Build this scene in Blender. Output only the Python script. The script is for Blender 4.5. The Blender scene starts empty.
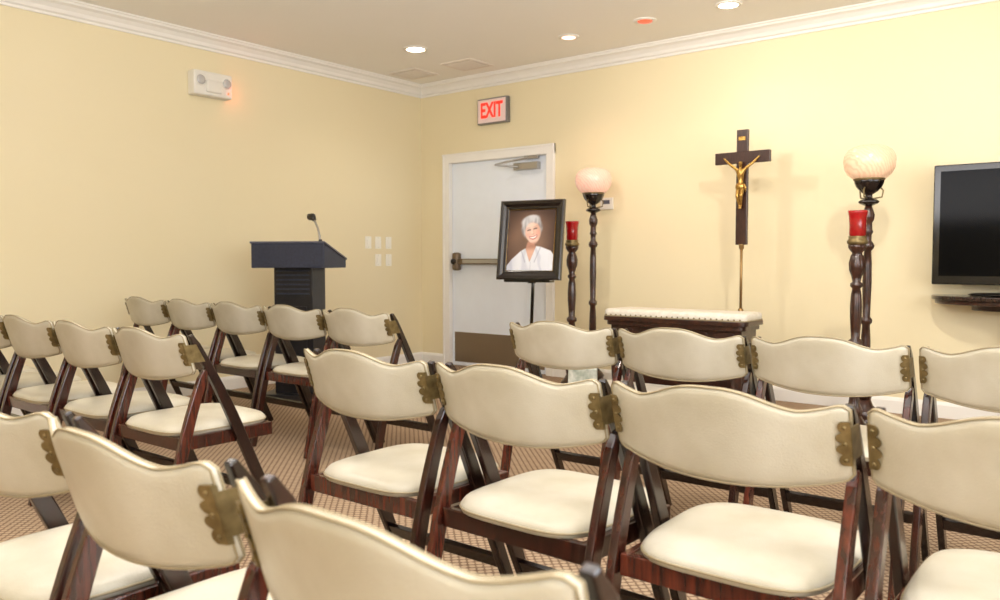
import bpy, bmesh, math, random
from mathutils import Vector, Matrix, noise as mnoise
random.seed(3)
S = bpy.context.scene
COL = S.collection
S.view_settings.view_transform = 'Standard'
S.view_settings.look = 'None'
S.view_settings.exposure = 0.0

# ------------------------------------------------------------ materials
def lin(c):
    return tuple(((v/255.0)/12.92 if v/255.0 <= 0.04045 else ((v/255.0+0.055)/1.055)**2.4) for v in c) + (1.0,)

def mat(name, rgb, rough=0.5, metal=0.0, rgb2=None, nscale=8.0, bump=0.0, bscale=60.0, emit=None, estr=0.0, coat=0.0, stretch=None, rand=0.0, spec=None):
    m = bpy.data.materials.new(name); m.use_nodes = True
    nt = m.node_tree; b = nt.nodes['Principled BSDF']
    b.inputs['Base Color'].default_value = lin(rgb)
    b.inputs['Roughness'].default_value = rough
    b.inputs['Metallic'].default_value = metal
    if spec is not None: b.inputs['Specular IOR Level'].default_value = spec
    if coat: b.inputs['Coat Weight'].default_value = coat; b.inputs['Coat Roughness'].default_value = 0.15
    tc = nt.nodes.new('ShaderNodeTexCoord')
    mp = nt.nodes.new('ShaderNodeMapping'); nt.links.new(tc.outputs['Object'], mp.inputs['Vector'])
    if stretch: mp.inputs['Scale'].default_value = stretch
    n = nt.nodes.new('ShaderNodeTexNoise'); n.inputs['Scale'].default_value = nscale; n.inputs['Detail'].default_value = 5
    nt.links.new(mp.outputs['Vector'], n.inputs['Vector'])
    r = nt.nodes.new('ShaderNodeValToRGB')
    r.color_ramp.elements[0].position = 0.35; r.color_ramp.elements[1].position = 0.68
    r.color_ramp.elements[0].color = lin(rgb); r.color_ramp.elements[1].color = lin(rgb2 if rgb2 else tuple(max(0, v*0.99) for v in rgb))
    nt.links.new(n.outputs['Fac'], r.inputs['Fac'])
    out = r.outputs['Color']
    if rand:
        oi = nt.nodes.new('ShaderNodeObjectInfo'); mr = nt.nodes.new('ShaderNodeMapRange')
        mr.inputs['To Min'].default_value = 1-rand; mr.inputs['To Max'].default_value = 1+rand
        nt.links.new(oi.outputs['Random'], mr.inputs['Value'])
        hs = nt.nodes.new('ShaderNodeHueSaturation'); nt.links.new(mr.outputs['Result'], hs.inputs['Value'])
        nt.links.new(out, hs.inputs['Color']); out = hs.outputs['Color']
    nt.links.new(out, b.inputs['Base Color'])
    if bump:
        n2 = nt.nodes.new('ShaderNodeTexNoise'); n2.inputs['Scale'].default_value = bscale; n2.inputs['Detail'].default_value = 3
        nt.links.new(tc.outputs['Object'], n2.inputs['Vector'])
        bp = nt.nodes.new('ShaderNodeBump'); bp.inputs['Strength'].default_value = bump; bp.inputs['Distance'].default_value = 0.004
        nt.links.new(n2.outputs['Fac'], bp.inputs['Height']); nt.links.new(bp.outputs['Normal'], b.inputs['Normal'])
    if emit:
        b.inputs['Emission Color'].default_value = lin(emit); b.inputs['Emission Strength'].default_value = estr
    return m

M = {}
M['wall'] = mat('wall_paint', (238,225,188), 0.45, rgb2=(237,224,186), nscale=1.5, bump=0.05, bscale=220)
M['ceil'] = mat('ceiling_paint', (250,247,242), 0.8, rgb2=(249,246,240), nscale=1.2, bump=0.05, bscale=150)
M['trim'] = mat('white_trim_paint', (244,241,234), 0.35)
M['door'] = mat('door_paint', (236,243,252), 0.4)
M['vinyl'] = mat('ivory_vinyl', (203,197,180), 0.31, rgb2=(184,176,154), nscale=6, bump=0.2, bscale=240, rand=0.06)
M['piping'] = mat('ivory_piping', (158,144,114), 0.5)
M['wood'] = mat('espresso_mahogany', (20,10,8), 0.22, rgb2=(42,19,13), nscale=14, stretch=(6,6,0.7), coat=0.5, rand=0.4)
M['redwood'] = mat('red_mahogany', (38,16,11), 0.24, rgb2=(82,34,21), nscale=14, stretch=(6,6,0.7), coat=0.45, rand=0.5)
M['darkwood'] = mat('carved_dark_wood', (40,21,15), 0.30, rgb2=(68,36,24), nscale=30, coat=0.4, bump=0.3, bscale=70)
M['blackwood'] = mat('espresso_wood', (46,25,18), 0.3, rgb2=(66,36,26), nscale=20, stretch=(6,6,1), coat=0.2)
M['framewood'] = mat('black_lacquer_frame', (20,14,13), 0.25, rgb2=(30,20,17), nscale=20, coat=0.4)
M['brass'] = mat('antique_brass', (138,120,80), 0.42, 0.55, rgb2=(104,88,54), nscale=40)
M['gold'] = mat('aged_gold', (205,168,92), 0.32, 0.8, rgb2=(160,118,56), nscale=60)
M['polebrass'] = mat('dull_brass_tube', (160,130,84), 0.35, 0.7)
M['steel'] = mat('brushed_steel', (176,174,170), 0.35, 0.9)
M['bronze'] = mat('dull_bronze', (120,104,84), 0.4, 0.6)
M['darksteel'] = mat('dark_metal', (60,58,56), 0.4, 0.8)
M['kick'] = mat('bronze_kick_plate', (138,122,102), 0.4, 0.6)
M['lect'] = mat('slate_laminate', (38,44,62), 0.42, rgb2=(48,54,74), nscale=50)
M['lecttop'] = mat('grey_laminate_edge', (96,98,112), 0.45, rgb2=(84,86,100), nscale=50)
M['lectbody'] = mat('black_laminate', (20,21,26), 0.35, rgb2=(30,29,34), nscale=25)
M['black'] = mat('black_plastic', (7,7,8), 0.12, coat=0.2)
M['screen'] = mat('dark_screen', (5,6,8), 0.10, spec=0.08)
M['white'] = mat('white_plastic', (236,232,222), 0.4)
M['lens'] = mat('lamp_lens', (200,200,200), 0.2, 0.3)
M['redled'] = mat('red_indicator', (255,60,30), 0.4, emit=(255,60,25), estr=6)
M['redglass'] = mat('red_votive_glass', (128,5,12), 0.12, rgb2=(165,14,20), nscale=6, emit=(200,10,18), estr=0.10, coat=0.5)
M['exitface'] = mat('exit_sign_face', (226,208,202), 0.4, emit=(255,190,175), estr=0.15)
M['exitframe'] = mat('exit_sign_frame', (130,128,126), 0.35, 0.4)
M['exitred'] = mat('exit_sign_red', (230,40,28), 0.4, emit=(255,45,25), estr=1.0)
M['lightw'] = mat('downlight_lens', (255,250,240), 0.5, emit=(255,240,215), estr=14)
M['lightp'] = mat('pink_downlight_lens', (255,220,205), 0.5, emit=(255,190,165), estr=4)
M['lightr'] = mat('red_downlight_lens', (240,110,80), 0.5, emit=(255,80,55), estr=1.0)
M['granite'] = mat('dark_granite', (34,24,21), 0.15, rgb2=(64,46,38), nscale=60, coat=0.4)
M['damask'] = mat('cream_upholstery', (232,227,214), 0.5, rgb2=(216,209,194), nscale=24)
M['paper'] = mat('white_paper', (228,226,220), 0.6)
M['cover'] = mat('patterned_card', (150,158,142), 0.5, rgb2=(226,224,214), nscale=28)
M['vent'] = mat('vent_enamel', (240,232,222), 0.5)
M['slot'] = mat('vent_shadow', (200,190,176), 0.8)
M['sky'] = mat('daylight_pane', (210,225,240), 0.2, emit=(225,235,250), estr=2.0)
M['toggle'] = mat('almond_switch', (250,246,232), 0.35)

def globe_mat(name, base, base2, em):
    m = bpy.data.materials.new(name); m.use_nodes = True
    nt = m.node_tree; b = nt.nodes['Principled BSDF']
    tc = nt.nodes.new('ShaderNodeTexCoord'); v = nt.nodes.new('ShaderNodeTexWave')
    v.wave_type='BANDS'; v.bands_direction='DIAGONAL'
    v.inputs['Scale'].default_value = 20; v.inputs['Distortion'].default_value = 7; v.inputs['Detail'].default_value = 2
    nt.links.new(tc.outputs['Object'], v.inputs['Vector'])
    r = nt.nodes.new('ShaderNodeValToRGB')
    r.color_ramp.elements[0].position = 0.0; r.color_ramp.elements[0].color = lin(base2)
    r.color_ramp.elements[1].position = 0.8; r.color_ramp.elements[1].color = lin(base)
    nt.links.new(v.outputs['Fac'], r.inputs['Fac'])
    nt.links.new(r.outputs['Color'], b.inputs['Base Color'])
    b.inputs['Emission Color'].default_value = lin(em)
    b.inputs['Emission Strength'].default_value = 0.30; b.inputs['Roughness'].default_value = 0.2
    return m
M['globe'] = globe_mat('peach_frosted_glass',(232,200,168),(220,182,148),(255,202,164))
M['globe_pink'] = globe_mat('pink_frosted_glass',(236,200,180),(222,180,160),(255,188,166))

def carpet_mat():
    m = bpy.data.materials.new('patterned_carpet'); m.use_nodes = True
    nt = m.node_tree; b = nt.nodes['Principled BSDF']; b.inputs['Roughness'].default_value = 0.95
    tc = nt.nodes.new('ShaderNodeTexCoord'); mp = nt.nodes.new('ShaderNodeMapping')
    mp.inputs['Rotation'].default_value = (0,0,math.radians(45))
    nt.links.new(tc.outputs['Object'], mp.inputs['Vector'])
    sx = nt.nodes.new('ShaderNodeSeparateXYZ'); nt.links.new(mp.outputs['Vector'], sx.inputs[0])
    outs = []
    for k in ('X','Y'):
        a = nt.nodes.new('ShaderNodeMath'); a.operation = 'MULTIPLY'; a.inputs[1].default_value = math.pi/0.027
        nt.links.new(sx.outputs[k], a.inputs[0])
        s = nt.nodes.new('ShaderNodeMath'); s.operation = 'SINE'; nt.links.new(a.outputs[0], s.inputs[0]); outs.append(s)
    mu = nt.nodes.new('ShaderNodeMath'); mu.operation = 'MULTIPLY'
    nt.links.new(outs[0].outputs[0], mu.inputs[0]); nt.links.new(outs[1].outputs[0], mu.inputs[1])
    ab = nt.nodes.new('ShaderNodeMath'); ab.operation = 'ABSOLUTE'; nt.links.new(mu.outputs[0], ab.inputs[0])
    n = nt.nodes.new('ShaderNodeTexNoise'); n.inputs['Scale'].default_value = 100; nt.links.new(tc.outputs['Object'], n.inputs['Vector'])
    ad = nt.nodes.new('ShaderNodeMath'); ad.operation = 'MULTIPLY_ADD'; ad.inputs[1].default_value = 0.9
    nt.links.new(n.outputs['Fac'], ad.inputs[0]); nt.links.new(ab.outputs[0], ad.inputs[2])
    r = nt.nodes.new('ShaderNodeValToRGB')
    r.color_ramp.elements[0].position = 0.42; r.color_ramp.elements[0].color = lin((108,84,64))
    r.color_ramp.elements[1].position = 1.0; r.color_ramp.elements[1].color = lin((180,156,128))
    r.color_ramp.elements.new(0.7).color = lin((142,116,90))
    nt.links.new(ad.outputs[0], r.inputs['Fac']); nt.links.new(r.outputs['Color'], b.inputs['Base Color'])
    bp = nt.nodes.new('ShaderNodeBump'); bp.inputs['Strength'].default_value = 0.4; bp.inputs['Distance'].default_value = 0.004
    nt.links.new(n.outputs['Fac'], bp.inputs['Height']); nt.links.new(bp.outputs['Normal'], b.inputs['Normal'])
    return m
M['carpet'] = carpet_mat()
def print_mat():
    m = bpy.data.materials.new('portrait_print'); m.use_nodes = True
    nt = m.node_tree; b = nt.nodes['Principled BSDF']; b.inputs['Roughness'].default_value = 0.35
    a = nt.nodes.new('ShaderNodeAttribute'); a.attribute_name='ink'; nt.links.new(a.outputs['Color'], b.inputs['Base Color'])
    return m
M['print'] = print_mat()

# ------------------------------------------------------------ mesh helpers
class MB:
    def __init__(s): s.v=[]; s.f=[]; s.mi=[]; s.mats=[]; s.sm=[]
    def _m(s, m):
        if m not in s.mats: s.mats.append(m)
        return s.mats.index(m)
    def add(s, vs, fs, m, smooth=False, xf=None):
        o = len(s.v)
        for v in vs:
            v = Vector(v)
            s.v.append(xf @ v if xf else v)
        k = s._m(m)
        for f in fs: s.f.append([i+o for i in f]); s.mi.append(k); s.sm.append(smooth)
        return s
    def box(s, c, d, m, xf=None):
        x,y,z = c; a,b,e = d[0]/2,d[1]/2,d[2]/2
        vs = [(x+i*a,y+j*b,z+k*e) for i in(-1,1) for j in(-1,1) for k in(-1,1)]
        return s.add(vs, [(0,1,3,2),(4,6,7,5),(0,4,5,1),(2,3,7,6),(0,2,6,4),(1,5,7,3)], m, False, xf)
    def hexa(s, bot, top, m, xf=None):
        vs = list(bot)+list(top)
        return s.add(vs, [(3,2,1,0),(4,5,6,7),(0,1,5,4),(1,2,6,5),(2,3,7,6),(3,0,4,7)], m, False, xf)
    def beam(s, p0, p1, wx, wt, m):
        p0=Vector(p0); p1=Vector(p1); d=(p1-p0).normalized(); n=Vector((1,0,0)).cross(d).normalized()*wt/2; x=Vector((wx/2,0,0))
        return s.hexa([p0-x-n,p0+x-n,p0+x+n,p0-x+n],[p1-x-n,p1+x-n,p1+x+n,p1-x+n], m)
    def lathe(s, prof, m, c=(0,0,0), seg=32, xf=None, lobes=0, lamp=0.0):
        vs=[]; fs=[]
        for r,z in prof:
            for i in range(seg):
                a=2*math.pi*i/seg; rr=r*(1+(lamp*math.cos(lobes*a) if lobes else 0))
                vs.append((c[0]+rr*math.cos(a),c[1]+rr*math.sin(a),c[2]+z))
        for j in range(len(prof)-1):
            for i in range(seg):
                k=(i+1)%seg; fs.append((j*seg+i,j*seg+k,(j+1)*seg+k,(j+1)*seg+i))
        fs.append(tuple(range(seg))[::-1]); fs.append(tuple((len(prof)-1)*seg+i for i in range(seg)))
        return s.add(vs, fs, m, True, xf)
    def tube(s, pts, r, m, closed=False, seg=8, xf=None):
        pts=[Vector(p) for p in pts]; n=len(pts); vs=[]; fs=[]
        rs = r if isinstance(r,(list,tuple)) else [r]*n
        up=None
        for i,p in enumerate(pts):
            if closed: t=(pts[(i+1)%n]-pts[i-1])
            else: t=(pts[min(i+1,n-1)]-pts[max(i-1,0)])
            t.normalize()
            if up is None: up = Vector((0,0,1)) if abs(t.z)<0.9 else Vector((0,1,0))
            a=t.cross(up)
            if a.length<1e-4: a=t.orthogonal()
            a.normalize(); b=a.cross(t).normalized(); up=b
            for j in range(seg):
                q=2*math.pi*j/seg; vs.append(p+(a*math.cos(q)+b*math.sin(q))*rs[i])
        for i in range(n if closed else n-1):
            k=(i+1)%n
            for j in range(seg):
                l=(j+1)%seg; fs.append((i*seg+j,i*seg+l,k*seg+l,k*seg+j))
        if not closed:
            fs.append(tuple(range(seg))[::-1]); fs.append(tuple((n-1)*seg+j for j in range(seg)))
        return s.add(vs, fs, m, True, xf)
    def prism(s, poly, y0, y1, m, xf=None, smooth=False):
        n=len(poly); vs=[(p[0],y0,p[1]) for p in poly]+[(p[0],y1,p[1]) for p in poly]
        fs=[tuple(range(n)), tuple(range(2*n-1,n-1,-1))]+[(i,i+n,(i+1)%n+n,(i+1)%n) for i in range(n)]
        return s.add(vs, fs, m, smooth, xf)
    def obj(s, name, parent=None, loc=(0,0,0), bevel=0.0, seg=2):
        me=bpy.data.meshes.new(name); me.from_pydata([tuple(v) for v in s.v],[],s.f)
        for m in s.mats: me.materials.append(m)
        for p,k,sm in zip(me.polygons,s.mi,s.sm): p.material_index=k; p.use_smooth=sm
        bm=bmesh.new(); bm.from_mesh(me); bmesh.ops.recalc_face_normals(bm,faces=bm.faces); bm.to_mesh(me); bm.free()
        o=bpy.data.objects.new(name,me); COL.objects.link(o); o.location=loc
        if parent: o.parent=parent
        if bevel:
            b=o.modifiers.new('bevel','BEVEL'); b.width=bevel; b.segments=seg; b.limit_method='ANGLE'; b.angle_limit=math.radians(40)
        return o

def root(name, loc, rot=0.0, label='', cat='', group=None):
    e=bpy.data.objects.new(name,None); COL.objects.link(e); e.location=loc; e.rotation_euler=(0,0,rot); e.empty_display_size=0.1
    e['label']=label; e['category']=cat
    if group: e['group']=group
    return e
def tag(o,label,cat,group=None):
    o['label']=label; o['category']=cat
    if group: o['group']=group
    return o
def struct(o,label=None):
    o['kind']='structure'
    if label: o['label']=label
    return o
ALLCH={}
def copy_thing(src, loc, rotz, **props):
    n=src.copy(); COL.objects.link(n); n.location=loc; n.rotation_euler=(0,0,rotz)
    for k,v in props.items(): n[k]=v
    for ch in [c for c in ALLCH[src.name]]:
        c=ch.copy(); COL.objects.link(c); c.parent=n
    return n
def ell(cx,cz,rx,rz,rot=0,n=40):
    o=[]
    for i in range(n):
        a=2*math.pi*i/n; x=rx*math.cos(a); z=rz*math.sin(a)
        o.append((cx+x*math.cos(rot)-z*math.sin(rot),cz+x*math.sin(rot)+z*math.cos(rot)))
    return o

# ------------------------------------------------------------ room shell
XL,XR,YB,YR,ZC = -5.91, 2.6, 6.17, -2.6, 2.85
T=0.15
DX0,DX1,DZ = -5.53,-4.30,2.06
struct(MB().box(((XL+XR)/2,(YB+YR)/2,-0.05),(XR-XL+2*T,YB-YR+2*T,0.1),M['carpet']).obj('floor'),'beige and brown patterned carpet')
struct(MB().box(((XL+XR)/2,(YB+YR)/2,ZC+0.05),(XR-XL+2*T,YB-YR+2*T,0.1),M['ceil']).obj('ceiling'),'smooth warm off-white ceiling')
struct(MB().box((XL-T/2,(YB+YR)/2,ZC/2),(T,YB-YR,ZC),M['wall']).obj('wall_left'),'pale yellow painted wall')
struct(MB().box(((XL+XR)/2,YR-T/2,ZC/2),(XR-XL+2*T,T,ZC),M['wall']).obj('wall_rear'),'pale yellow painted wall')
w=MB()
w.box(((XL-T+DX0)/2,YB+T/2,ZC/2),(DX0-XL+T,T,ZC),M['wall'])
w.box(((DX1+XR+T)/2,YB+T/2,ZC/2),(XR+T-DX1,T,ZC),M['wall'])
w.box(((DX0+DX1)/2,YB+T/2,(DZ+ZC)/2),(DX1-DX0,T,ZC-DZ),M['wall'])
struct(w.obj('wall_back'),'pale yellow painted wall')
w=MB()
WY0,WY1,WZ0,WZ1=-1.9,3.3,0.8,2.35
w.box((XR+T/2,(YR+WY0)/2,ZC/2),(T,WY0-YR,ZC),M['wall'])
w.box((XR+T/2,(WY1+YB)/2,ZC/2),(T,YB-WY1,ZC),M['wall'])
w.box((XR+T/2,(WY0+WY1)/2,WZ0/2),(T,WY1-WY0,WZ0),M['wall'])
w.box((XR+T/2,(WY0+WY1)/2,(WZ1+ZC)/2),(T,WY1-WY0,ZC-WZ1),M['wall'])
struct(w.obj('wall_right'),'pale yellow painted wall')
w=MB()
w.box((XR+0.09,(WY0+WY1)/2,(WZ0+WZ1)/2),(0.01,WY1-WY0,WZ1-WZ0),M['sky'])
for i in range(5):
    w.box((XR+0.06,WY0+(WY1-WY0)*i/4+(0.03 if i==0 else -0.03 if i==4 else 0),(WZ0+WZ1)/2),(0.05,0.06,WZ1-WZ0),M['trim'])
for z in (WZ0+0.03,WZ1-0.03): w.box((XR+0.06,(WY0+WY1)/2,z),(0.05,WY1-WY0,0.06),M['trim'])
struct(w.obj('window_1'))

def moulding(name, prof, a, b, nrm, m):
    a=Vector(a); b=Vector(b); n=Vector(nrm); k=len(prof)
    vs=[a+n*p[0]+Vector((0,0,p[1])) for p in prof]+[b+n*p[0]+Vector((0,0,p[1])) for p in prof]
    fs=[tuple(range(k)),tuple(range(2*k-1,k-1,-1))]+[(i,i+k,(i+1)%k+k,(i+1)%k) for i in range(k)]
    return struct(MB().add(vs,fs,m).obj(name))
cr=[(0,ZC),(0,ZC-0.115),(0.014,ZC-0.115),(0.016,ZC-0.098),(0.03,ZC-0.088),(0.038,ZC-0.065),(0.06,ZC-0.040),(0.085,ZC-0.028),(0.09,ZC-0.014),(0.10,ZC-0.010),(0.10,ZC)]
moulding('trim_1',cr,(XL,YR,0),(XL,YB,0),(1,0,0),M['trim'])
moulding('trim_2',cr,(XL,YB,0),(XR,YB,0),(0,-1,0),M['trim'])
bb=[(0,0),(0.016,0),(0.016,0.085),(0.010,0.10),(0.004,0.11),(0,0.11)]
moulding('baseboard_left',bb,(XL,YR,0),(XL,YB,0),(1,0,0),M['trim'])
moulding('baseboard_back',bb,(DX1+0.07,YB,0),(XR,YB,0),(0,-1,0),M['trim'])
moulding('baseboard_corner',bb,(XL,YB,0),(DX0-0.07,YB,0),(0,-1,0),M['trim'])
w=MB()
for x0,x1 in ((DX0-0.07,DX0+0.02),(DX1-0.02,DX1+0.07)):
    w.box(((x0+x1)/2,YB-0.010,DZ/2+0.03),(x1-x0,0.02,DZ+0.06),M['trim'])
    w.box(((x0+x1)/2+(0.03 if x0>-5 else -0.03),YB-0.014,DZ/2+0.03),(0.02,0.028,DZ+0.06),M['trim'])
w.box(((DX0+DX1)/2,YB-0.0105,DZ+0.025),(DX1-DX0+0.14,0.021,0.09),M['trim'])
w.box(((DX0+DX1)/2,YB-0.0145,DZ+0.06),(DX1-DX0+0.14,0.029,0.02),M['trim'])
for x in (DX0+0.012,DX1-0.012): w.box((x,YB+0.07,DZ/2),(0.024,0.14,DZ),M['trim'])
w.box(((DX0+DX1)/2,YB+0.07,DZ-0.012),(DX1-DX0,0.14,0.024),M['trim'])
struct(w.obj('trim_3',bevel=0.003),'white painted door casing')
dm=(DX0+DX1)/2; dw=DX1-DX0-0.056
door=MB().box((0,0,1.015),(dw,0.045,2.03),M['door']).obj('door_1',loc=(dm,YB+0.045,0.005),bevel=0.003)
struct(door,'plain white door with metal push bar')
yf=-0.0225
w=MB(); w.box((0.0,yf-0.045,1.05),(dw-0.16,0.04,0.055),M['bronze']); w.box((0.02,yf-0.068,1.05),(dw-0.34,0.014,0.038),M['steel'])
w.obj('push_bar',door,bevel=0.008)
w=MB(); w.lathe([(0.02,0.0),(0.042,0.01),(0.045,0.03),(0.045,0.15),(0.042,0.17),(0.02,0.18)],M['bronze'],seg=24,xf=Matrix.Translation((-dw/2+0.085,yf-0.035,0.96)))
w.lathe([(0.03,0.0),(0.026,0.02),(0.012,0.028)],M['darksteel'],seg=20,xf=Matrix.Translation((-dw/2+0.085,yf-0.078,1.05))@Matrix.Rotation(math.pi/2,4,'X'))
w.obj('latch_housing',door)
MB().box((0,yf-0.002,0.19),(dw-0.06,0.004,0.30),M['kick']).obj('kick_plate',door)
w=MB(); w.box((dw/2-0.22,yf-0.03,1.94),(0.28,0.055,0.065),M['steel'])
w.tube([(dw/2-0.3,yf-0.065,1.935),(dw/2-0.50,yf-0.16,1.96),(dw/2-0.36,yf-0.10,1.99),(dw/2-0.18,yf-0.075,2.01)],0.011,M['steel'])
w.box((dw/2-0.15,yf-0.05,2.015),(0.16,0.03,0.03),M['steel'])
w.obj('door_closer',door,bevel=0.005)

# ------------------------------------------------------------ chair
CG='funeral chapel folding chairs'
HP=0.249
def ztop(x):
    a=min(1,abs(x)/HP)
    return 0.7855+0.037*math.exp(-(a/0.48)**3.0)+0.024*(max(0,(a-0.64)/0.36)**1.2 if a<0.93 else (0.29/0.36)**1.2)
def zbot(x):
    a=min(1,abs(x)/HP)
    return 0.626+0.034*a**2.2
def yc(x,z): return -0.036+0.060*(x/HP)**2+(0.73-z)*0.30
def make_backrest():
    nx,nz=56,12; w=MB(); vs=[]
    def thick(u,v):
        return 0.0055+0.0045*((1-abs(u)**10)*(1-abs(2*v-1)**6))**0.6
    for side in (-1,1):
        for i in range(nx+1):
            u=-1+2*i/nx; x=HP*u
            for j in range(nz+1):
                v=j/nz; zb,zt=zbot(x),ztop(x)
                e=max(0,(abs(u)-0.95)/0.05); zz=zb+(zt-zb)*(0.5+(v-0.5)*(1-0.12*e*e))
                vs.append((x, yc(x,zz)+side*thick(u,v), zz))
    fs=[];N=(nx+1)*(nz+1); idx=lambda s,i,j: s*N+i*(nz+1)+j
    for i in range(nx):
        for j in range(nz):
            fs.append((idx(0,i,j),idx(0,i+1,j),idx(0,i+1,j+1),idx(0,i,j+1)))
            fs.append((idx(1,i,j),idx(1,i,j+1),idx(1,i+1,j+1),idx(1,i+1,j)))
    ring=[(i,0) for i in range(nx)]+[(nx,j) for j in range(nz)]+[(i,nz) for i in range(nx,0,-1)]+[(0,j) for j in range(nz,0,-1)]
    for k in range(len(ring)):
        a=ring[k]; b=ring[(k+1)%len(ring)]
        fs.append((idx(0,*a),idx(1,*a),idx(1,*b),idx(0,*b)))
    w.add(vs,fs,M['vinyl'],True)
    for s in (0,1):
        pts=[Vector(vs[idx(s,*a)]) for a in ring]
        w.tube(pts,0.0021,M['piping'],closed=True,seg=6)
    return w
def make_seat():
    w=MB(); seg=56; rings=[(0.0,0.012),(0.25,0.012),(0.5,0.011),(0.72,0.008),(0.87,0.002),(0.95,-0.005),(0.99,-0.016),(1.0,-0.026),(0.985,-0.036),(0.9,-0.040)]
    vs=[];fs=[]
    def outline(a):
        c,s=math.cos(a),math.sin(a); n=4.2
        k=(abs(c)**n+abs(s)**n)**(-1/n)
        x=k*c; y=k*s
        return x*(0.211+0.006*y), 0.20+y*0.225
    for r,z in rings:
        for i in range(seg):
            x,y=outline(2*math.pi*i/seg); vs.append((x*r,0.20+(y-0.20)*r,0.462+z))
    for j in range(len(rings)-1):
        for i in range(seg):
            k=(i+1)%seg; fs.append((j*seg+i,j*seg+k,(j+1)*seg+k,(j+1)*seg+i))
    fs.append(tuple((len(rings)-1)*seg+i for i in range(seg)))
    w.add(vs,fs,M['vinyl'],True)
    w.tube([(outline(2*math.pi*i/seg)[0],outline(2*math.pi*i/seg)[1],0.438) for i in range(seg)],0.003,M['piping'],closed=True,seg=6)
    return w
def plate_poly(sx):
    pts=[]; cz=0.732; H=0.043
    xo=0.251; xi=0.236
    for k in range(4):
        z0=-H+2*H*k/4; z1=-H+2*H*(k+1)/4
        depth=(0.006,0.010,0.010,0.006)[k]
        for i in range(7):
            t=i/6; pts.append((sx*(xi-depth*math.sin(math.pi*t)**0.7 if 0<t<1 else xi), cz+z0+(z1-z0)*t))
    pts.append((sx*xo,cz+H)); pts.append((sx*xo,cz-H))
    return pts
chair=root('folding_chair',(0,0,0),0,'ivory vinyl padded folding chair with dark wood frame','chair',CG)
parts=[]
parts.append(make_backrest().obj('backrest',chair))
parts.append(make_seat().obj('seat',chair))
w=MB()
for x in (-0.213,0.213): w.box((x,0.195,0.402),(0.02,0.40,0.050),M['redwood'])
for y in (0.005,0.385): w.box((0,y,0.402),(0.41,0.02,0.050),M['redwood'])
parts.append(w.obj('seat_frame',chair,bevel=0.003))
def bowed(p0,p1,wt0,wt1,bow,sbow,mm):
    w=MB(); n=20; p0=Vector(p0); p1=Vector(p1); d=(p1-p0).normalized(); nr=Vector((1,0,0)).cross(d).normalized()
    vs=[];fs=[]
    for i in range(n+1):
        t=i/n; c=p0.lerp(p1,t)+nr*(bow*math.sin(math.pi*t)+sbow*math.sin(2*math.pi*t)); h=(wt0+(wt1-wt0)*min(1,t*2.5))/2
        hx=0.0112
        if i==0: h*=0.55; hx*=0.8
        if t>0.7: h*=1-0.25*(t-0.7)/0.3
        for a,b in((-1,-1),(1,-1),(1,1),(-1,1)): vs.append(c+Vector((a*hx,0,0))+nr*b*h)
    for i in range(n):
        for j in range(4):
            k=(j+1)%4; fs.append((i*4+j,i*4+k,(i+1)*4+k,(i+1)*4+j))
    fs.append((3,2,1,0)); fs.append((n*4,n*4+1,n*4+2,n*4+3))
    w.add(vs,fs,mm); return w
for sx in (-1,1):
    parts.append(bowed((sx*0.2385,0.034,0.800),(sx*0.2385,0.42,0.006),0.026,0.043,0.010,0.005,M['wood']).obj('leg',chair,bevel=0.004))
for sx in (-1,1):
    parts.append(bowed((sx*0.2382,0.092,0.668),(sx*0.2382,-0.09,0.005),0.034,0.043,-0.014,-0.004,M['redwood']).obj('leg',chair,bevel=0.004))
w=MB(); w.beam((0,0.345,0.15),(0,0.325,0.19),0.462,0.018,M['wood']); parts.append(w.obj('stretcher',chair,bevel=0.003))
for sx in (-1,1):
    w=MB(); pl=plate_poly(sx); n=len(pl)
    f=lambda x,z: yc(min(abs(x),HP),z)-0.0118
    vs=[(x,f(x,z)-0.002,z) for x,z in pl]+[(x,f(x,z)+0.008,z) for x,z in pl]
    fs=[tuple(range(n))]+[(i,i+n,(i+1)%n+n,(i+1)%n) for i in range(n)]+[tuple(range(n,2*n))]
    w.add(vs,fs,M['brass'])
    w.hexa([(sx*0.2495,f(.25,0.70),0.70),(sx*0.252,f(.25,0.70),0.70),(sx*0.252,0.085,0.70),(sx*0.2495,0.085,0.70)],
           [(sx*0.2495,f(.25,0.765),0.765),(sx*0.252,f(.25,0.765),0.765),(sx*0.252,0.050,0.765),(sx*0.2495,0.050,0.765)],M['brass'])
    for dz in (-0.032,0.0,0.032):
        w.lathe([(0.0045,0),(0.0035,0.002),(0.001,0.003)],M['brass'],seg=8,xf=Matrix.Translation((0.241*sx,f(0.241,0.732+dz)-0.002,0.732+dz))@Matrix.Rotation(math.pi/2,4,'X'))
    parts.append(w.obj('hinge_plate',chair))
ALLCH[chair.name]=parts
spots=[(-1.735,0.615,0.5),(-1.200,0.600,-1.5),(-0.615,0.572,-0.8)]
for x,r in ((-1.725,-0.5),(-1.192,-1.6),(-0.662,0.3),(-0.132,0)): spots.append((x,1.55,r))
for x in (-2.93,-3.46,-3.99,-4.52,-5.05): spots.append((x,1.57,0))
for x in (-1.875,-1.345,-0.815,-0.285): spots.append((x,2.76,0))
for x in (-3.205,-3.735,-4.265,-4.795,-5.325): spots.append((x,2.84,0))
for i,(x,y,r) in enumerate(spots):
    rz=math.radians(r+random.uniform(-0.5,0.5))
    if i==0:
        chair.location=(x,y,0); chair.rotation_euler=(0,0,rz)
    else: copy_thing(chair,(x,y,0),rz)

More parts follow.
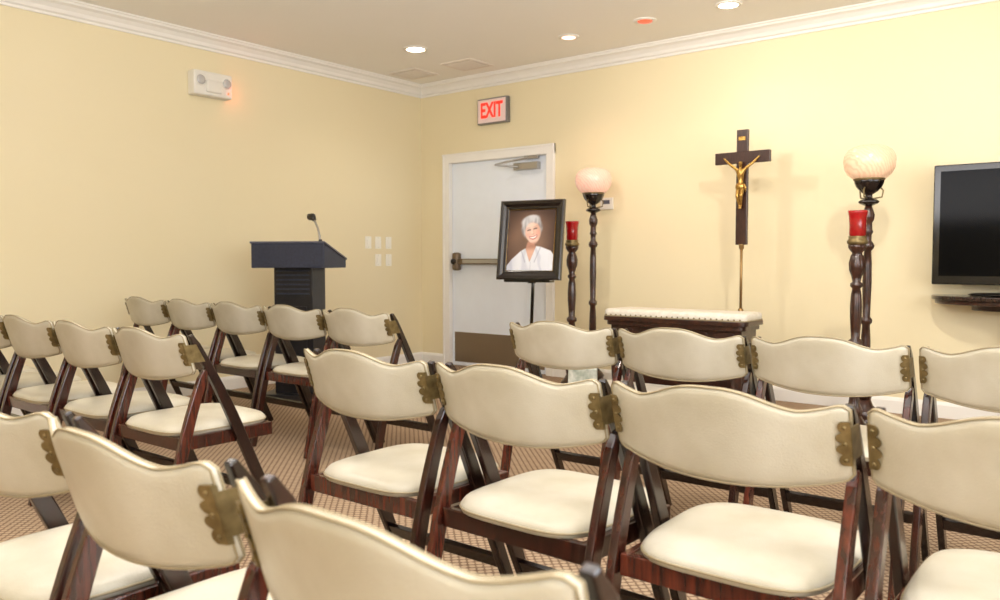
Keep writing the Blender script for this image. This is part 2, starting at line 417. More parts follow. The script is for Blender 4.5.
def booklet(loc,rz,label,m,h=0.012,sz=(0.13,0.19)):
    w=MB(); w.box((0,0,h/2),(sz[0],sz[1],h*0.6),M['paper']); w.box((0,0,h-0.001),(sz[0]+0.006,sz[1]+0.006,0.002),m); w.box((0,0,0.001),(sz[0]+0.006,sz[1]+0.006,0.002),m)
    w.box((-sz[0]/2-0.002,0,h/2),(0.003,sz[1]+0.006,h),m)
    o=w.obj('booklet',loc=loc); o.rotation_euler=(0,0,rz); return tag(o,label,'book')
booklet((-3.05,2.98,0.475),0.5,'folded white service leaflet lying on a chair seat',M['paper'],0.006)
booklet((-1.60,0.93,0.475),0.6,'small grey booklet lying on a chair seat',M['cover'],0.016,(0.10,0.14))
tb=root('tissue_box',(-1.94,3.05,0.475),math.radians(30),'grey-green patterned tissue box on a chair seat','tissue box')
MB().box((0,0,0.06),(0.125,0.115,0.12),M['cover']).obj('carton',tb,bevel=0.004)
w=MB(); w.lathe([(0.030,0),(0.022,0.008),(0.018,0.015),(0.024,0.022),(0.010,0.028)],M['paper'],c=(0,0,0.118),seg=20,lobes=5,lamp=0.3); w.obj('tissue',tb)

# ------------------------------------------------------------ lectern
L=root('lectern',(-5.11,3.98,0),math.radians(28),'slate grey laminate lectern with slanted reading top','lectern')
w=MB()
W,D=0.29,0.22
w.hexa([(-W,-D,1.01),(W,-D,1.01),(W,D,1.01),(-W,D,1.01)],[(-W,-D,1.195),(W,-D,1.195),(W,D,1.07),(-W,D,1.07)],M['lect'])
w.obj('reading_top',L,bevel=0.004)
w=MB()
w.hexa([(-W-.008,-D-.008,1.196),(W+.008,-D-.008,1.196),(W+.008,D+.008,1.071),(-W-.008,D+.008,1.071)],[(-W-.008,-D-.008,1.210),(W+.008,-D-.008,1.210),(W+.008,D+.008,1.085),(-W-.008,D+.008,1.085)],M['lecttop'])
w.obj('top_panel',L,bevel=0.003)
w=MB(); w.box((0,0,0.53),(0.31,0.25,0.96),M['lectbody'])
for z in [0.99-0.035*i for i in range(6)]: w.box((0,-0.127,z),(0.27,0.008,0.012),M['lect'])
w.box((0,-0.129,0.42),(0.22,0.01,0.6),M['lectbody'])
w.obj('column',L,bevel=0.006)
MB().box((0,0,0.03),(0.5,0.42,0.05),M['lectbody']).obj('base',L,bevel=0.008)
w=MB()
w.lathe([(0.026,0),(0.026,0.014),(0.016,0.022),(0.012,0.05)],M['black'],c=(0.22,-0.12,1.175),seg=16)
w.tube([(0.22,-0.12,1.19),(0.212,-0.115,1.25),(0.192,-0.10,1.31),(0.165,-0.08,1.355),(0.142,-0.062,1.378)],0.009,M['steel'])
w.tube([(0.155,-0.072,1.372),(0.13,-0.052,1.398),(0.10,-0.032,1.398),(0.088,-0.022,1.386)],[0.014,0.027,0.027,0.014],M['darksteel'],seg=14)
w.obj('microphone',L)

# ------------------------------------------------------------ portrait on easel
PX,PY=-3.815,5.20
E=root('display_easel',(PX,PY,0),math.radians(10),'slim black metal tripod easel holding the framed portrait','easel')
w=MB(); w.tube([(0,0.03,0.35),(0,0.075,0.9),(0,0.12,1.42)],0.014,M['black'])
w.lathe([(0.022,0),(0.022,0.03)],M['black'],c=(0,0.035,0.42),seg=16)
w.obj('mast',E)
w=MB(); w.box((0,0.0,0.902),(0.40,0.09,0.014),M['black']); w.box((0,-0.045,0.912),(0.40,0.006,0.03),M['black']); w.box((0,0.05,0.90),(0.05,0.05,0.03),M['black']); w.obj('ledge',E,bevel=0.002)
for a in (-150,-30,90):
    w=MB(); r=0.22; c=math.cos(math.radians(a)); s_=math.sin(math.radians(a))
    w.tube([(0.01*c,0.035+0.01*s_,0.43),(r*0.6*c,0.035+r*0.6*s_,0.18),(r*c,0.035+r*s_,0.008)],0.009,M['black']); w.obj('leg',E)
P=root('framed_portrait',(PX,PY,0.911),math.radians(10),'black frame with portrait of smiling white-haired person in white blouse','picture frame')
P.rotation_euler=(math.radians(-8),0,math.radians(10))
FW,FH,FB=0.280,0.318,0.076
w=MB()
prof=[(0,0.0),(0,-0.030),(0.010,-0.038),(0.03,-0.034),(0.05,-0.022),(0.066,-0.020),(0.076,-0.012),(0.076,0.0)]
cor=[(-1,-1),(1,-1),(1,1),(-1,1)]
vs=[];fs=[]
for cx,cz in cor:
    for ins,y in prof: vs.append((cx*(FW-ins),y,FH+cz*(FH-ins)))
k=len(prof)
for i in range(4):
    n_=(i+1)%4
    for j in range(k-1): fs.append((i*k+j,n_*k+j,n_*k+j+1,i*k+j+1))
    fs.append((i*k+k-1,n_*k+k-1,n_*k,i*k))
w.add(vs,fs,M['framewood']); w.obj('frame',P)
w=MB(); w.tube([(cx*(FW-FB+0.003),-0.016,FH+cz*(FH-FB+0.003)) for cx,cz in cor],0.003,M['gold'],closed=True,seg=6); w.obj('inner_trim',P)
iw,ih=FW-FB+0.002,FH-FB+0.002
NX,NZ=160,190
def sm(a,b,x):
    t=max(0.0,min(1.0,(x-a)/(b-a))); return t*t*(3-2*t)
def mixc(c,d,t): return tuple(c[i]*(1-t)+d[i]*t for i in range(3))
RA=math.radians(13)
HCX,HCZ=0.006,0.070
def ellm(x,z,cx,cz,rx,rz,soft=0.12):
    d=math.sqrt(((x-cx)/rx)**2+((z-cz)/rz)**2); return 1-sm(1-soft,1+soft,d)
def seglt(x,z,pts):
    for (a,b),(c,d) in zip(pts,pts[1:]):
        if a<=x<=c: return b+(d-b)*(x-a)/(c-a)
    return -9
sh=[(-0.30,-0.22),(-0.175,-0.165),(-0.13,-0.110),(-0.07,-0.058),(0.0,-0.02),(0.07,-0.030),(0.14,-0.055),(0.18,-0.10),(0.21,-0.18),(0.30,-0.28)]
def ink(x,z):
    n1=mnoise.noise(Vector((x*9,z*9,0))); n2=mnoise.noise(Vector((x*60,z*22,3)))
    d=math.hypot(x+0.02,z-0.02)
    c=mixc((132,104,88),(62,42,35),sm(0.05,0.30,d)); c=tuple(v*(1+0.12*n1) for v in c)
    dx,dz=x-HCX,z-HCZ; hx=dx*math.cos(RA)+dz*math.sin(RA); hz=-dx*math.sin(RA)+dz*math.cos(RA)
    hm=ellm(hx+0.006*n2,hz+0.005*n1,0.0,0.022,0.072,0.082,0.14)
    hair=mixc((208,206,208),(146,142,146),sm(-0.35,0.5,n2)); hair=mixc(hair,(240,239,240),sm(0.03,0.12,hz)*0.5); hair=mixc(hair,(120,114,116),sm(0.035,0.08,hx)*0.6)
    hair=mixc(hair,(106,98,98),sm(0.0,-0.05,hz)*0.7)
    c=mixc(c,hair,hm)
    nk=ellm(x,z,0.0,-0.045,0.032,0.06,0.15); c=mixc(c,(196,144,122),nk)
    t=sm(-0.004,0.004,seglt(x,z,sh)-z)
    v=abs(x+0.002)-max(0,(z+0.125))*0.40
    op=1-sm(-0.003,0.003,v) if z>-0.125 else 0
    cloth=(238,240,247)
    fold=math.sin(x*60+z*20+3.0*n1); cloth=mixc(cloth,(200,204,220),sm(0.45,1.0,fold)*0.5)
    cloth=mixc(cloth,(170,174,198),sm(0.08,0.20,-x)*0.6)
    cloth=mixc(cloth,(160,160,178),(1-sm(0.0,0.007,abs(v-0.034)))*0.5 if z>-0.13 else 0)
    cloth=mixc(cloth,(176,180,198),(1-sm(0.0,0.004,abs(x-0.004)))*0.5 if z<-0.125 else 0)
    chest=mixc((232,186,164),(184,132,110),sm(-0.065,-0.02,z))
    c=mixc(c,cloth,t*(1-op)); c=mixc(c,chest,t*op)
    fm_=ellm(hx,hz,0.002,-0.010,0.054-0.010*sm(-0.02,-0.09,hz),0.074,0.10)
    skin=mixc((248,212,194),(222,172,150),sm(0.005,0.058,hx)); skin=mixc(skin,(226,176,154),sm(0.03,0.055,-hx)*0.5)
    skin=mixc(skin,(242,176,160),max(ellm(hx,hz,-0.031,-0.018,0.017,0.014,0.8),ellm(hx,hz,0.034,-0.018,0.017,0.014,0.8))*0.5)
    skin=mixc(skin,(254,228,214),ellm(hx,hz,-0.008,0.038,0.033,0.018,0.8)*0.5)
    for s in (-1,1):
        skin=mixc(skin,(186,138,120),ellm(hx,hz,s*0.022,0.013,0.014,0.008,0.8)*0.5)
        arc=hz-(0.0125-16*(hx-s*0.022)**2)
        if abs(hx-s*0.022)<0.013: skin=mixc(skin,(60,46,46),(1-sm(0.0012,0.0042,abs(arc)))*0.85)
        skin=mixc(skin,(176,150,140),ellm(hx,hz,s*0.024,0.027,0.015,0.003,0.8)*0.4)
    skin=mixc(skin,(220,170,148),ellm(hx,hz,0.008,-0.002,0.006,0.018,0.8)*0.5)
    skin=mixc(skin,(255,230,216),ellm(hx,hz,-0.003,-0.006,0.005,0.016,0.8)*0.5)
    skin=mixc(skin,(186,136,118),ellm(hx,hz,0.001,-0.020,0.010,0.003,0.8)*0.5)
    top=-0.037+7.0*hx*hx; bot=-0.051+20.0*hx*hx
    if abs(hx)<0.030:
        lip=sm(-0.004,0.000,top+0.003-hz)*sm(-0.004,0.000,hz-bot+0.003)
        skin=mixc(skin,(200,112,106),lip*0.8)
        te=sm(-0.0015,0.0015,top-hz)*sm(-0.0015,0.0015,hz-(bot+0.003))
        skin=mixc(skin,(252,248,244),te)
    skin=mixc(skin,(204,154,132),sm(-0.062,-0.082,hz)*0.8)
    c=mixc(c,skin,fm_)
    fr=ellm(hx+0.004*n2,hz,0.0,0.068,0.066,0.036,0.2)*(1-ellm(hx+0.25*hz+0.006*n2,hz,0.014,0.014,0.047,0.042,0.25))
    c=mixc(c,mixc(hair,(226,225,228),0.3),fr)
    return c
vs=[];fs=[];cols=[]
for i in range(NX+1):
    for j in range(NZ+1):
        x=-iw+2*iw*i/NX; z=-ih+2*ih*j/NZ
        vs.append((x,-0.008,FH+z)); cols.append(lin(tuple(max(0,min(255,v)) for v in ink(x*0.80,z*0.80+0.012))))
for i in range(NX):
    for j in range(NZ):
        a=i*(NZ+1)+j; fs.append((a,a+NZ+1,a+NZ+2,a+1))
me=bpy.data.meshes.new('photograph'); me.from_pydata(vs,[],fs); me.materials.append(M['print'])
at=me.color_attributes.new('ink','FLOAT_COLOR','POINT')
for i,c in enumerate(cols): at.data[i].color=c
po=bpy.data.objects.new('photograph',me); COL.objects.link(po); po.parent=P
MB().box((0,-0.002,FH),(2*iw,0.004,2*ih),M['blackwood']).obj('backing_board',P)

# ------------------------------------------------------------ torchieres
def torch(loc,zg,label,gm):
    r=root('torchiere_lamp',loc,0,label,'floor lamp','carved torchiere lamps')
    MB().lathe([(0.125,0),(0.13,0.02),(0.125,0.045),(0.10,0.06),(0.09,0.085),(0.10,0.10),(0.08,0.13),(0.05,0.16),(0.035,0.20)],M['darkwood'],seg=40).obj('base',r)
    h=zg-0.16
    pr=[(0.035,0.19),(0.046,0.23),(0.028,0.27),(0.022,0.30),(0.026,0.36),(0.030,0.46),(0.027,0.58),(0.022,0.66),(0.034,0.675),(0.034,0.695),(0.022,0.71),(0.024,0.80),(0.027,0.92),(0.025,1.04),(0.021,1.12),(0.034,1.135),(0.038,1.15),(0.032,1.165),(0.021,1.18),(0.021,1.22),(0.030,1.235),(0.024,1.25),(0.022,1.29),(0.032,1.31),(0.036,1.34),(0.027,1.37),(0.018,1.40)]
    sc=(h-0.19)/(1.40-0.19); pr=[(a,0.19+(z-0.19)*sc) for a,z in pr]
    MB().lathe(pr,M['darkwood'],seg=64,lobes=12,lamp=0.03).obj('pole',r)
    w=MB(); w.lathe([(0.018,h-0.005),(0.055,h+0.012),(0.062,h+0.022),(0.045,h+0.035),(0.022,h+0.045),(0.020,h+0.065),(0.05,h+0.085),(0.075,h+0.115),(0.085,h+0.14),(0.088,h+0.165),(0.078,h+0.17)],M['framewood'],seg=60,lobes=10,lamp=0.03)
    w.lathe([(0.084,h+0.15),(0.092,h+0.156),(0.092,h+0.166),(0.080,h+0.172)],M['brass'],seg=40)
    for i in range(3):
        a=2*math.pi*i/3+0.4; w.tube([(0.02*math.cos(a),0.02*math.sin(a),h+0.04),(0.075*math.cos(a),0.075*math.sin(a),h+0.05),(0.082*math.cos(a),0.082*math.sin(a),h+0.09),(0.06*math.cos(a),0.06*math.sin(a),h+0.115)],0.005,M['brass'])
    w.obj('fitting',r)
    pg=[(0.080,0.0),(0.102,0.008),(0.126,0.030),(0.143,0.060),(0.150,0.090),(0.152,0.115),(0.149,0.140),(0.140,0.163),(0.124,0.183),(0.100,0.198),(0.070,0.208),(0.036,0.213),(0.001,0.214)]
    MB().lathe([(a,zg+z) for a,z in pg],gm,seg=56).obj('glass_globe',r)
    return r
torch((-3.626,5.85,0),1.625,'tall carved dark torchiere with pinkish frosted glass globe',M['globe_pink'])
torch((-1.357,5.42,0),1.57,'tall carved dark torchiere with peach frosted glass globe',M['globe'])
def candle(loc,top,label):
    r=root('candle_stand',loc,0,label,'candle stand','carved candle stands with red glass')
    MB().lathe([(0.115,0),(0.12,0.02),(0.11,0.04),(0.085,0.055),(0.088,0.08),(0.06,0.11),(0.04,0.15)],M['darkwood'],seg=40).obj('base',r)
    h=top-0.20
    pr=[(0.04,0.14),(0.048,0.18),(0.03,0.22),(0.026,0.26),(0.036,0.32),(0.040,0.40),(0.033,0.50),(0.024,0.56),(0.040,0.575),(0.040,0.595),(0.024,0.61),(0.027,0.66),(0.032,0.74),(0.033,0.80),(0.029,0.87),(0.022,0.91),(0.034,0.922),(0.034,0.938),(0.022,0.95),(0.030,0.985),(0.042,1.02),(0.045,1.06),(0.036,1.10),(0.026,1.12),(0.042,1.14),(0.050,1.155),(0.050,1.17)]
    sc=(h-0.14)/(1.17-0.14); pr=[(a,0.14+(z-0.14)*sc) for a,z in pr]
    MB().lathe(pr,M['darkwood'],seg=64,lobes=12,lamp=0.03).obj('pole',r)
    MB().lathe([(0.046,h),(0.056,h+0.008),(0.058,h+0.022),(0.050,h+0.030),(0.048,h+0.042),(0.052,h+0.05)],M['brass'],seg=32).obj('drip_pan',r)
    MB().lathe([(0.042,h+0.045),(0.047,h+0.06),(0.047,h+0.12),(0.050,h+0.165),(0.055,h+0.188),(0.057,h+0.20),(0.050,h+0.20),(0.042,h+0.12),(0.02,h+0.11)],M['redglass'],seg=32).obj('glass_votive',r)
    return r
candle((-3.62,5.52,0),1.38,'carved dark candle stand with red glass votive')
candle((-1.33,5.08,0),1.36,'carved dark candle stand with red glass votive')

# ------------------------------------------------------------ crucifix on stand
C=root('standing_crucifix',(-2.303,5.75,0),0,'dark wooden crucifix with gold figure on brass floor stand','crucifix')
w=MB(); w.box((0,0,1.595),(0.085,0.03,0.83),M['blackwood']); w.box((0,-0.001,1.81),(0.41,0.032,0.085),M['blackwood'])
w.obj('cross',C,bevel=0.005)
w=MB(); w.tube([(0,0,0.05),(0,0,0.70)],0.013,M['polebrass'],seg=16); w.tube([(0,0.0,0.70),(0,0.0,1.20)],0.010,M['polebrass'],seg=16)
w.lathe([(0.013,0),(0.019,0.005),(0.019,0.03),(0.011,0.04)],M['polebrass'],c=(0,0,0.68),seg=20); w.lathe([(0.010,0),(0.018,0.01),(0.018,0.03),(0.024,0.04)],M['polebrass'],c=(0,0,1.145),seg=20)
w.obj('stand_pole',C)
MB().lathe([(0.15,0),(0.155,0.015),(0.14,0.03),(0.06,0.045),(0.03,0.07),(0.028,0.10)],M['brass'],seg=40).obj('base',C)
MB().box((0,-0.018,1.945),(0.05,0.006,0.028),M['gold']).obj('plaque',C,bevel=0.002)
J={'pel':((0,-0.034,1.605),0.022,0.018),'wst':((0.002,-0.036,1.645),0.020,0.016),'chs':((0,-0.040,1.695),0.029,0.020),'nk':((0,-0.040,1.738),0.010,0.010),'hd':((0.004,-0.050,1.762),0.015,0.016),'hd2':((0.006,-0.052,1.780),0.014,0.015),
 'sl':((-0.034,-0.036,1.727),0.012,0.012),'el':((-0.080,-0.030,1.760),0.010,0.010),'hl':((-0.120,-0.026,1.798),0.007,0.007),'fl':((-0.134,-0.024,1.812),0.007,0.005),
 'sr':((0.034,-0.036,1.727),0.012,0.012),'er':((0.080,-0.030,1.760),0.010,0.010),'hr':((0.120,-0.026,1.798),0.007,0.007),'fr':((0.134,-0.024,1.812),0.007,0.005),
 'pl':((-0.016,-0.036,1.590),0.017,0.017),'kl':((-0.016,-0.062,1.528),0.013,0.013),'al':((-0.006,-0.032,1.462),0.008,0.008),'tl':((-0.005,-0.045,1.437),0.008,0.006),
 'pr':((0.016,-0.036,1.590),0.017,0.017),'kr':((0.014,-0.064,1.530),0.013,0.013),'ar':((0.006,-0.036,1.462),0.008,0.008),'tr':((0.004,-0.050,1.436),0.008,0.006)}
keys=list(J); ed=[('pel','wst'),('wst','chs'),('chs','nk'),('nk','hd'),('hd','hd2'),('chs','sl'),('sl','el'),('el','hl'),('hl','fl'),('chs','sr'),('sr','er'),('er','hr'),('hr','fr'),('pel','pl'),('pl','kl'),('kl','al'),('al','tl'),('pel','pr'),('pr','kr'),('kr','ar'),('ar','tr')]
me=bpy.data.meshes.new('figure'); me.from_pydata([J[k][0] for k in keys],[(keys.index(a),keys.index(b)) for a,b in ed],[])
fo=bpy.data.objects.new('figure_tmp',me); COL.objects.link(fo)
fo.modifiers.new('skin','SKIN'); sd=fo.modifiers.new('sub','SUBSURF'); sd.levels=2; sd.render_levels=2
for i,k_ in enumerate(keys):
    v=me.skin_vertices[0].data[i]; v.radius=(J[k_][1],J[k_][2]); v.use_root=(k_=='pel')
bpy.context.view_layer.update()
dg=bpy.context.evaluated_depsgraph_get()
fm=bpy.data.meshes.new_from_object(fo.evaluated_get(dg)); bpy.data.objects.remove(fo)
for p in fm.polygons: p.use_smooth=True
fm.materials.clear(); fm.materials.append(M['gold'])
fg=bpy.data.objects.new('figure',fm); COL.objects.link(fg); fg.parent=C
w=MB(); w.lathe([(0.026,0),(0.032,0.012),(0.031,0.03),(0.026,0.042)],M['gold'],c=(0,0,0),seg=24,lobes=9,lamp=0.05,xf=Matrix.Translation((0,-0.037,1.578))@Matrix.Diagonal((1.1,0.8,1,1)))
w.tube([(0.03,-0.045,1.612),(0.042,-0.045,1.59),(0.040,-0.04,1.56)],[0.008,0.007,0.004],M['gold'])
w.obj('loincloth',C)

# ------------------------------------------------------------ kneeler
K=root('kneeler',(-2.565,5.32,0),0,'carved dark wood kneeler with cream padded top','kneeler')
hw=0.525
def rrect(hx,y0,y1,r,n=6):
    o=[]
    for cx,cy,a0 in ((hx-r,y1-r,0),(-hx+r,y1-r,90),(-hx+r,y0+r,180),(hx-r,y0+r,270)):
        for i in range(n+1):
            a=math.radians(a0+90*i/n); o.append((cx+r*math.cos(a),cy+r*math.sin(a)))
    return o
def slab(w,hx,y0,y1,r,z0,z1,m):
    p=rrect(hx,y0,y1,r); n=len(p)
    w.add([(a,b,z0) for a,b in p]+[(a,b,z1) for a,b in p],[tuple(range(n))[::-1],tuple(range(n,2*n))]+[(i,(i+1)%n,(i+1)%n+n,i+n) for i in range(n)],m)
def cushion(w,hx,y0,y1,r,z0,z1,m):
    n=None; vs=[]; H=z1-z0
    for t,ins in ((0.0,-0.002),(0.12,0.002),(0.5,0.004),(0.8,0.000),(0.94,-0.012),(1.0,-0.040)):
        p=rrect(hx+ins,y0-ins,y1+ins,max(0.012,r+ins)); n=len(p); vs+=[(a,b,z0+H*t) for a,b in p]
    fs=[]
    for j in range(5):
        for i in range(n):
            k=(i+1)%n; fs.append((j*n+i,j*n+k,(j+1)*n+k,(j+1)*n+i))
    fs.append(tuple(5*n+i for i in range(n))); fs.append(tuple(range(n))[::-1])
    w.add(vs,fs,m,True)
w=MB(); cushion(w,hw+0.010,-0.178,0.158,0.05,0.662,0.718,M['damask'])
w.tube([(a,b,0.667) for a,b in rrect(hw+0.014,-0.182,0.162,0.05)],0.005,M['piping'],closed=True,seg=6)
for i in range(26):
    x=-hw+0.02+(2*hw-0.04)*i/25; w.lathe([(0.006,0),(0.004,0.003),(0.001,0.004)],M['brass'],seg=8,xf=Matrix.Translation((x,-0.184,0.675))@Matrix.Rotation(math.pi/2,4,'X'))
w.obj('padded_top',K)
w=MB(); slab(w,hw+0.020,-0.188,0.168,0.055,0.632,0.662,M['darkwood']); slab(w,hw+0.0,-0.17,0.15,0.05,0.600,0.632,M['darkwood'])
w.box((0,0.0,0.555),(2*hw-0.06,0.26,0.09),M['darkwood'])
pts=[]
for i in range(41):
    x=-hw+0.06+(2*hw-0.12)*i/40; pts.append((x,0.49-0.022*abs(math.sin(math.pi*i/8))))
w.prism(pts+[(hw-0.06,0.53),(-hw+0.06,0.53)],-0.135,-0.115,M['darkwood'])
w.box((0,0.05,0.30),(2*hw-0.16,0.03,0.44),M['darkwood'])
for i in range(5):
    x=-0.38+0.19*i; w.prism(ell(x,0.30,0.070,0.14,0,24),0.028,0.036,M['blackwood'])
    w.prism(ell(x,0.565,0.070,0.024,0,24),-0.136,-0.128,M['blackwood'])
w.obj('front_panel',K,bevel=0.004)
for x in (-hw+0.07,hw-0.07):
    for y in (-0.11,0.11):
        MB().lathe([(0.035,0),(0.04,0.03),(0.03,0.06),(0.04,0.09),(0.028,0.13),(0.038,0.25),(0.042,0.33),(0.028,0.40),(0.04,0.43),(0.03,0.46),(0.035,0.51)],M['darkwood'],c=(x,y,0.0),seg=24,lobes=8,lamp=0.05).obj('leg',K)
w=MB(); slab(w,hw-0.05,-0.50,-0.17,0.03,0.13,0.20,M['damask']); w.obj('kneeling_pad',K,bevel=0.015)
w=MB(); slab(w,hw-0.05,-0.49,-0.155,0.03,0.08,0.13,M['darkwood'])
for x in (-hw+0.12,hw-0.12): w.box((x,-0.33,0.04),(0.06,0.3,0.08),M['darkwood'])
w.obj('kneeling_step',K,bevel=0.004)

# ------------------------------------------------------------ television and console
V=root('television',(-0.47,5.95,0.842),0,'large black flat screen television on a pedestal','television')
w=MB(); w.box((0,0.02,0.455),(1.24,0.07,0.77),M['black']); w.obj('housing',V,bevel=0.006,seg=3)
MB().box((0,-0.0165,0.462),(1.16,0.004,0.675),M['screen']).obj('screen',V)
w=MB(); w.box((0,0.02,0.05),(0.22,0.05,0.06),M['black'])
w.lathe([(0.30,0),(0.31,0.008),(0.29,0.018),(0.1,0.024)],M['black'],seg=48,xf=Matrix.Translation((0,0.02,0))@Matrix.Diagonal((1.35,0.5,1,1)))
w.obj('pedestal',V,bevel=0.004)
T_=root('console_table',(-0.46,6.15,0),0,'half-round console table with dark granite top','table')
def half(w,a,b,z0,z1,m,n=40):
    p=[(a*math.cos(math.pi+math.pi*i/n), -b*abs(math.sin(math.pi*i/n))**0.6) for i in range(n+1)]
    k=len(p); w.add([(x,y,z0) for x,y in p]+[(x,y,z1) for x,y in p],[tuple(range(k)),tuple(range(k,2*k))]+[(i,(i+1)%k,(i+1)%k+k,i+k) for i in range(k)],m)
w=MB(); half(w,0.65,0.42,0.812,0.84,M['granite']); half(w,0.63,0.40,0.785,0.812,M['darkwood']); w.obj('table_top',T_,bevel=0.006,seg=3)
w=MB(); half(w,0.42,0.26,0.745,0.785,M['darkwood']); w.obj('apron',T_,bevel=0.004)
for x in (-0.12,0.12):
    w=MB(); w.tube([(x,-0.08,0.75),(x*1.1,-0.14,0.6),(x*0.7,-0.10,0.35),(x*0.9,-0.14,0.12),(x,-0.18,0.02)],[0.03,0.035,0.022,0.02,0.028],M['darkwood'],seg=12); w.obj('leg',T_)

# ------------------------------------------------------------ wall things
def text_mesh(txt,size,m,depth=0.002):
    cu=bpy.data.curves.new('t','FONT'); cu.body=txt; cu.size=size; cu.extrude=depth; cu.align_x='CENTER'; cu.align_y='CENTER'; cu.offset=0.005
    o=bpy.data.objects.new('t',cu); COL.objects.link(o); bpy.context.view_layer.update()
    d=bpy.context.evaluated_depsgraph_get(); me=bpy.data.meshes.new_from_object(o.evaluated_get(d)); bpy.data.objects.remove(o)
    me.materials.clear(); me.materials.append(m); return me
X=root('exit_sign',(-4.93,YB,2.495),0,'lit exit sign with red letters above the door','exit sign')
w=MB(); w.box((0,-0.025,0),(0.365,0.05,0.245),M['exitframe']); w.obj('housing',X,bevel=0.006)
MB().box((-0.004,-0.052,0),(0.335,0.004,0.218),M['exitface']).obj('face',X)
tm=text_mesh('EXIT',0.20,M['exitred']); to=bpy.data.objects.new('lettering',tm); COL.objects.link(to); to.parent=X; to.location=(-0.004,-0.056,0); to.rotation_euler=(math.pi/2,0,0)
to.scale=(0.66,1.0,1)
Y=root('emergency_light',(XL,3.71,2.455),math.radians(90),'white twin-head emergency light mounted high on the wall','emergency light')
w=MB(); w.box((0,-0.05,0),(0.34,0.10,0.19),M['white']); w.box((0,-0.105,-0.02),(0.14,0.03,0.10),M['white']); w.obj('housing',Y,bevel=0.035,seg=5)
for x in (-0.115,0.115):
    w=MB(); xf=Matrix.Translation((x,-0.094,0.02))@Matrix.Rotation(math.radians(88),4,'X')
    w.lathe([(0.042,-0.01),(0.044,0.010),(0.042,0.014)],M['white'],seg=28,xf=xf); w.lathe([(0.037,0.0142),(0.033,0.018),(0.01,0.021)],M['lens'],seg=28,xf=xf)
    w.obj('lamp_head',Y)
MB().box((0.13,-0.101,-0.055),(0.014,0.006,0.014),M['redled']).obj('indicator',Y)
def plate(y,z,nm,lab):
    w=MB(); w.box((0,-0.003,0),(0.076,0.006,0.118),M['toggle']); w.box((0,-0.009,0),(0.03,0.008,0.062),M['toggle'])
    for dz in (-0.046,0.046): w.lathe([(0.004,0),(0.002,0.002)],M['steel'],seg=8,xf=Matrix.Translation((0,-0.006,dz))@Matrix.Rotation(math.pi/2,4,'X'))
    o=w.obj(nm,loc=(XL,y,z),bevel=0.002); o.rotation_euler=(0,0,math.pi/2); tag(o,lab,'light switch','wall switch plates')
for y in (5.42,5.55,5.69): plate(y,1.24,'light_switch','almond switch plate on the yellow wall')
for y in (5.55,5.69): plate(y,1.07,'light_switch','almond switch plate on the yellow wall')
w=MB(); w.box((0,-0.012,0),(0.12,0.024,0.10),M['white']); w.box((0,-0.025,0.012),(0.07,0.003,0.035),M['lecttop'])
o=w.obj('thermostat',loc=(-3.68,YB,1.56),bevel=0.005); tag(o,'small white thermostat on the yellow wall','thermostat')

# ------------------------------------------------------------ ceiling fixtures
def downlight(x,y,m,label,r=0.085):
    o=root('recessed_light',(x,y,ZC),0,label,'ceiling light','recessed ceiling lights')
    MB().lathe([(r+0.03,0.0),(r+0.028,-0.006),(r+0.004,-0.010),(r,-0.004),(r,-0.002)],M['trim'],seg=40).obj('trim_ring',o)
    MB().lathe([(r-0.002,-0.003),(r-0.004,-0.0095),(0.01,-0.012)],m,seg=40).obj('lens',o)
    return o
downlight(-4.88,5.03,M['lightw'],'white recessed ceiling downlight switched on',0.075)
downlight(-3.66,5.52,M['lightp'],'pink-tinted recessed ceiling downlight switched on',0.055)
downlight(-2.97,5.50,M['lightr'],'red-tinted recessed ceiling downlight',0.055)
downlight(-2.33,5.52,M['lightw'],'white recessed ceiling downlight switched on',0.065)
def vent(x,y,sx,sy):
    w=MB()
    w.box((0,0,0.0),(sx,sy,0.012),M['vent']); w.box((0,0,-0.0065),(sx-0.06,sy-0.06,0.002),M['slot'])
    n=12
    for i in range(n): w.box((0,-sy/2+0.05+(sy-0.1)*i/(n-1),-0.009),(sx-0.07,0.014,0.004),M['vent'])
    o=w.obj('air_vent',loc=(x,y,ZC)); tag(o,'beige louvred air vent set in the ceiling','air vent','ceiling air vents')
vent(-4.90,5.72,0.36,0.34); vent(-5.54,5.68,0.36,0.34)

# ------------------------------------------------------------ lights
def lamp(kind,name,loc,power,col,aim=None,**kw):
    d=bpy.data.lights.new(name,kind); d.energy=power; d.color=col
    for k,v in kw.items():
        if k!='rot': setattr(d,k,v)
    o=bpy.data.objects.new(name,d); COL.objects.link(o); o.location=loc
    if 'rot' in kw: o.rotation_euler=kw['rot']
    if aim is not None: o.rotation_euler=(Vector(aim)-Vector(loc)).to_track_quat('-Z','Y').to_euler()
    return o
WARM=(1.0,0.93,0.83)
for x,y,p in ((-4.88,5.03,17),(-2.33,5.50,9)):
    lamp('SPOT','downlight',(x,y,ZC-0.05),p,WARM,spot_size=math.radians(140),spot_blend=0.8,shadow_soft_size=0.06)
lamp('SPOT','downlight',(-3.66,5.50,ZC-0.05),13,(1,0.55,0.45),spot_size=math.radians(120),spot_blend=0.8,shadow_soft_size=0.05)
lamp('SPOT','downlight',(-2.97,5.48,ZC-0.05),7,(1,0.35,0.22),spot_size=math.radians(110),spot_blend=0.8,shadow_soft_size=0.05)
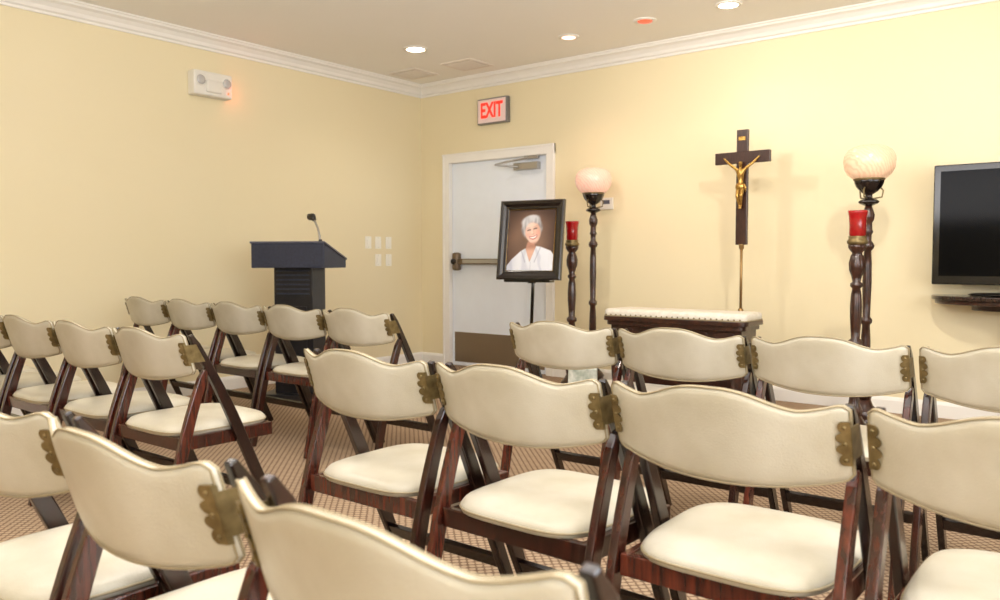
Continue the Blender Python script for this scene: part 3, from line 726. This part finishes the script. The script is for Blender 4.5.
lamp('SPOT','wall_wash_spot',(-0.6,3.2,ZC-0.06),125,WARM,aim=(-1.7,6.17,1.2),spot_size=math.radians(90),spot_blend=0.9,shadow_soft_size=0.06)
lamp('SPOT','wall_wash_spot',(-3.2,3.4,ZC-0.06),62,WARM,aim=(-2.2,6.17,1.2),spot_size=math.radians(90),spot_blend=0.9,shadow_soft_size=0.06)
for x,y,p,r in ((-4.0,1.4,48,0.1),(-1.2,1.6,40,0.08),(0.9,1.2,18,0.1)):
    lamp('SPOT','downlight',(x,y,ZC-0.05),p,WARM,spot_size=math.radians(150),spot_blend=0.8,shadow_soft_size=r)
lamp('AREA','window_daylight',(XR-0.03,(WY0+WY1)/2,1.6),110,(0.93,0.96,1.0),shape='RECTANGLE',size=1.5,size_y=5.0,rot=(0,math.radians(90+8),0))
lamp('AREA','rear_fill',(0.9,YR+0.05,1.6),40,(0.93,0.96,1.0),shape='RECTANGLE',size=3.0,size_y=1.2,rot=(math.radians(125),0,0))  # added fill for the chair backs; the rear wall has no window
lamp('AREA','ceiling_fill',(-1.0,0.5,1.95),200,(0.98,0.97,1.0),shape='RECTANGLE',size=4.0,size_y=2.3,rot=(math.radians(158),0,0))  # added upward fill to brighten the ceiling, no fixture belongs to it
lamp('POINT','indicator_glow',(XL+0.11,3.92,2.42),0.3,(1,0.2,0.1),shadow_soft_size=0.02)
wd=bpy.data.worlds.new('world'); S.world=wd; wd.use_nodes=True
wd.node_tree.nodes['Background'].inputs[0].default_value=(0.8,0.85,0.9,1); wd.node_tree.nodes['Background'].inputs[1].default_value=0.3

# ------------------------------------------------------------ camera
cd=bpy.data.cameras.new('camera'); cam=bpy.data.objects.new('camera',cd); COL.objects.link(cam)
cam.location=(0,0,1.07); cam.rotation_euler=(math.radians(90-2.81),0,math.radians(38.3))
cd.sensor_width=36; cd.lens=29.34; cd.clip_start=0.02
cd.dof.use_dof=True; cd.dof.focus_distance=3.2; cd.dof.aperture_fstop=5.0
S.camera=cam
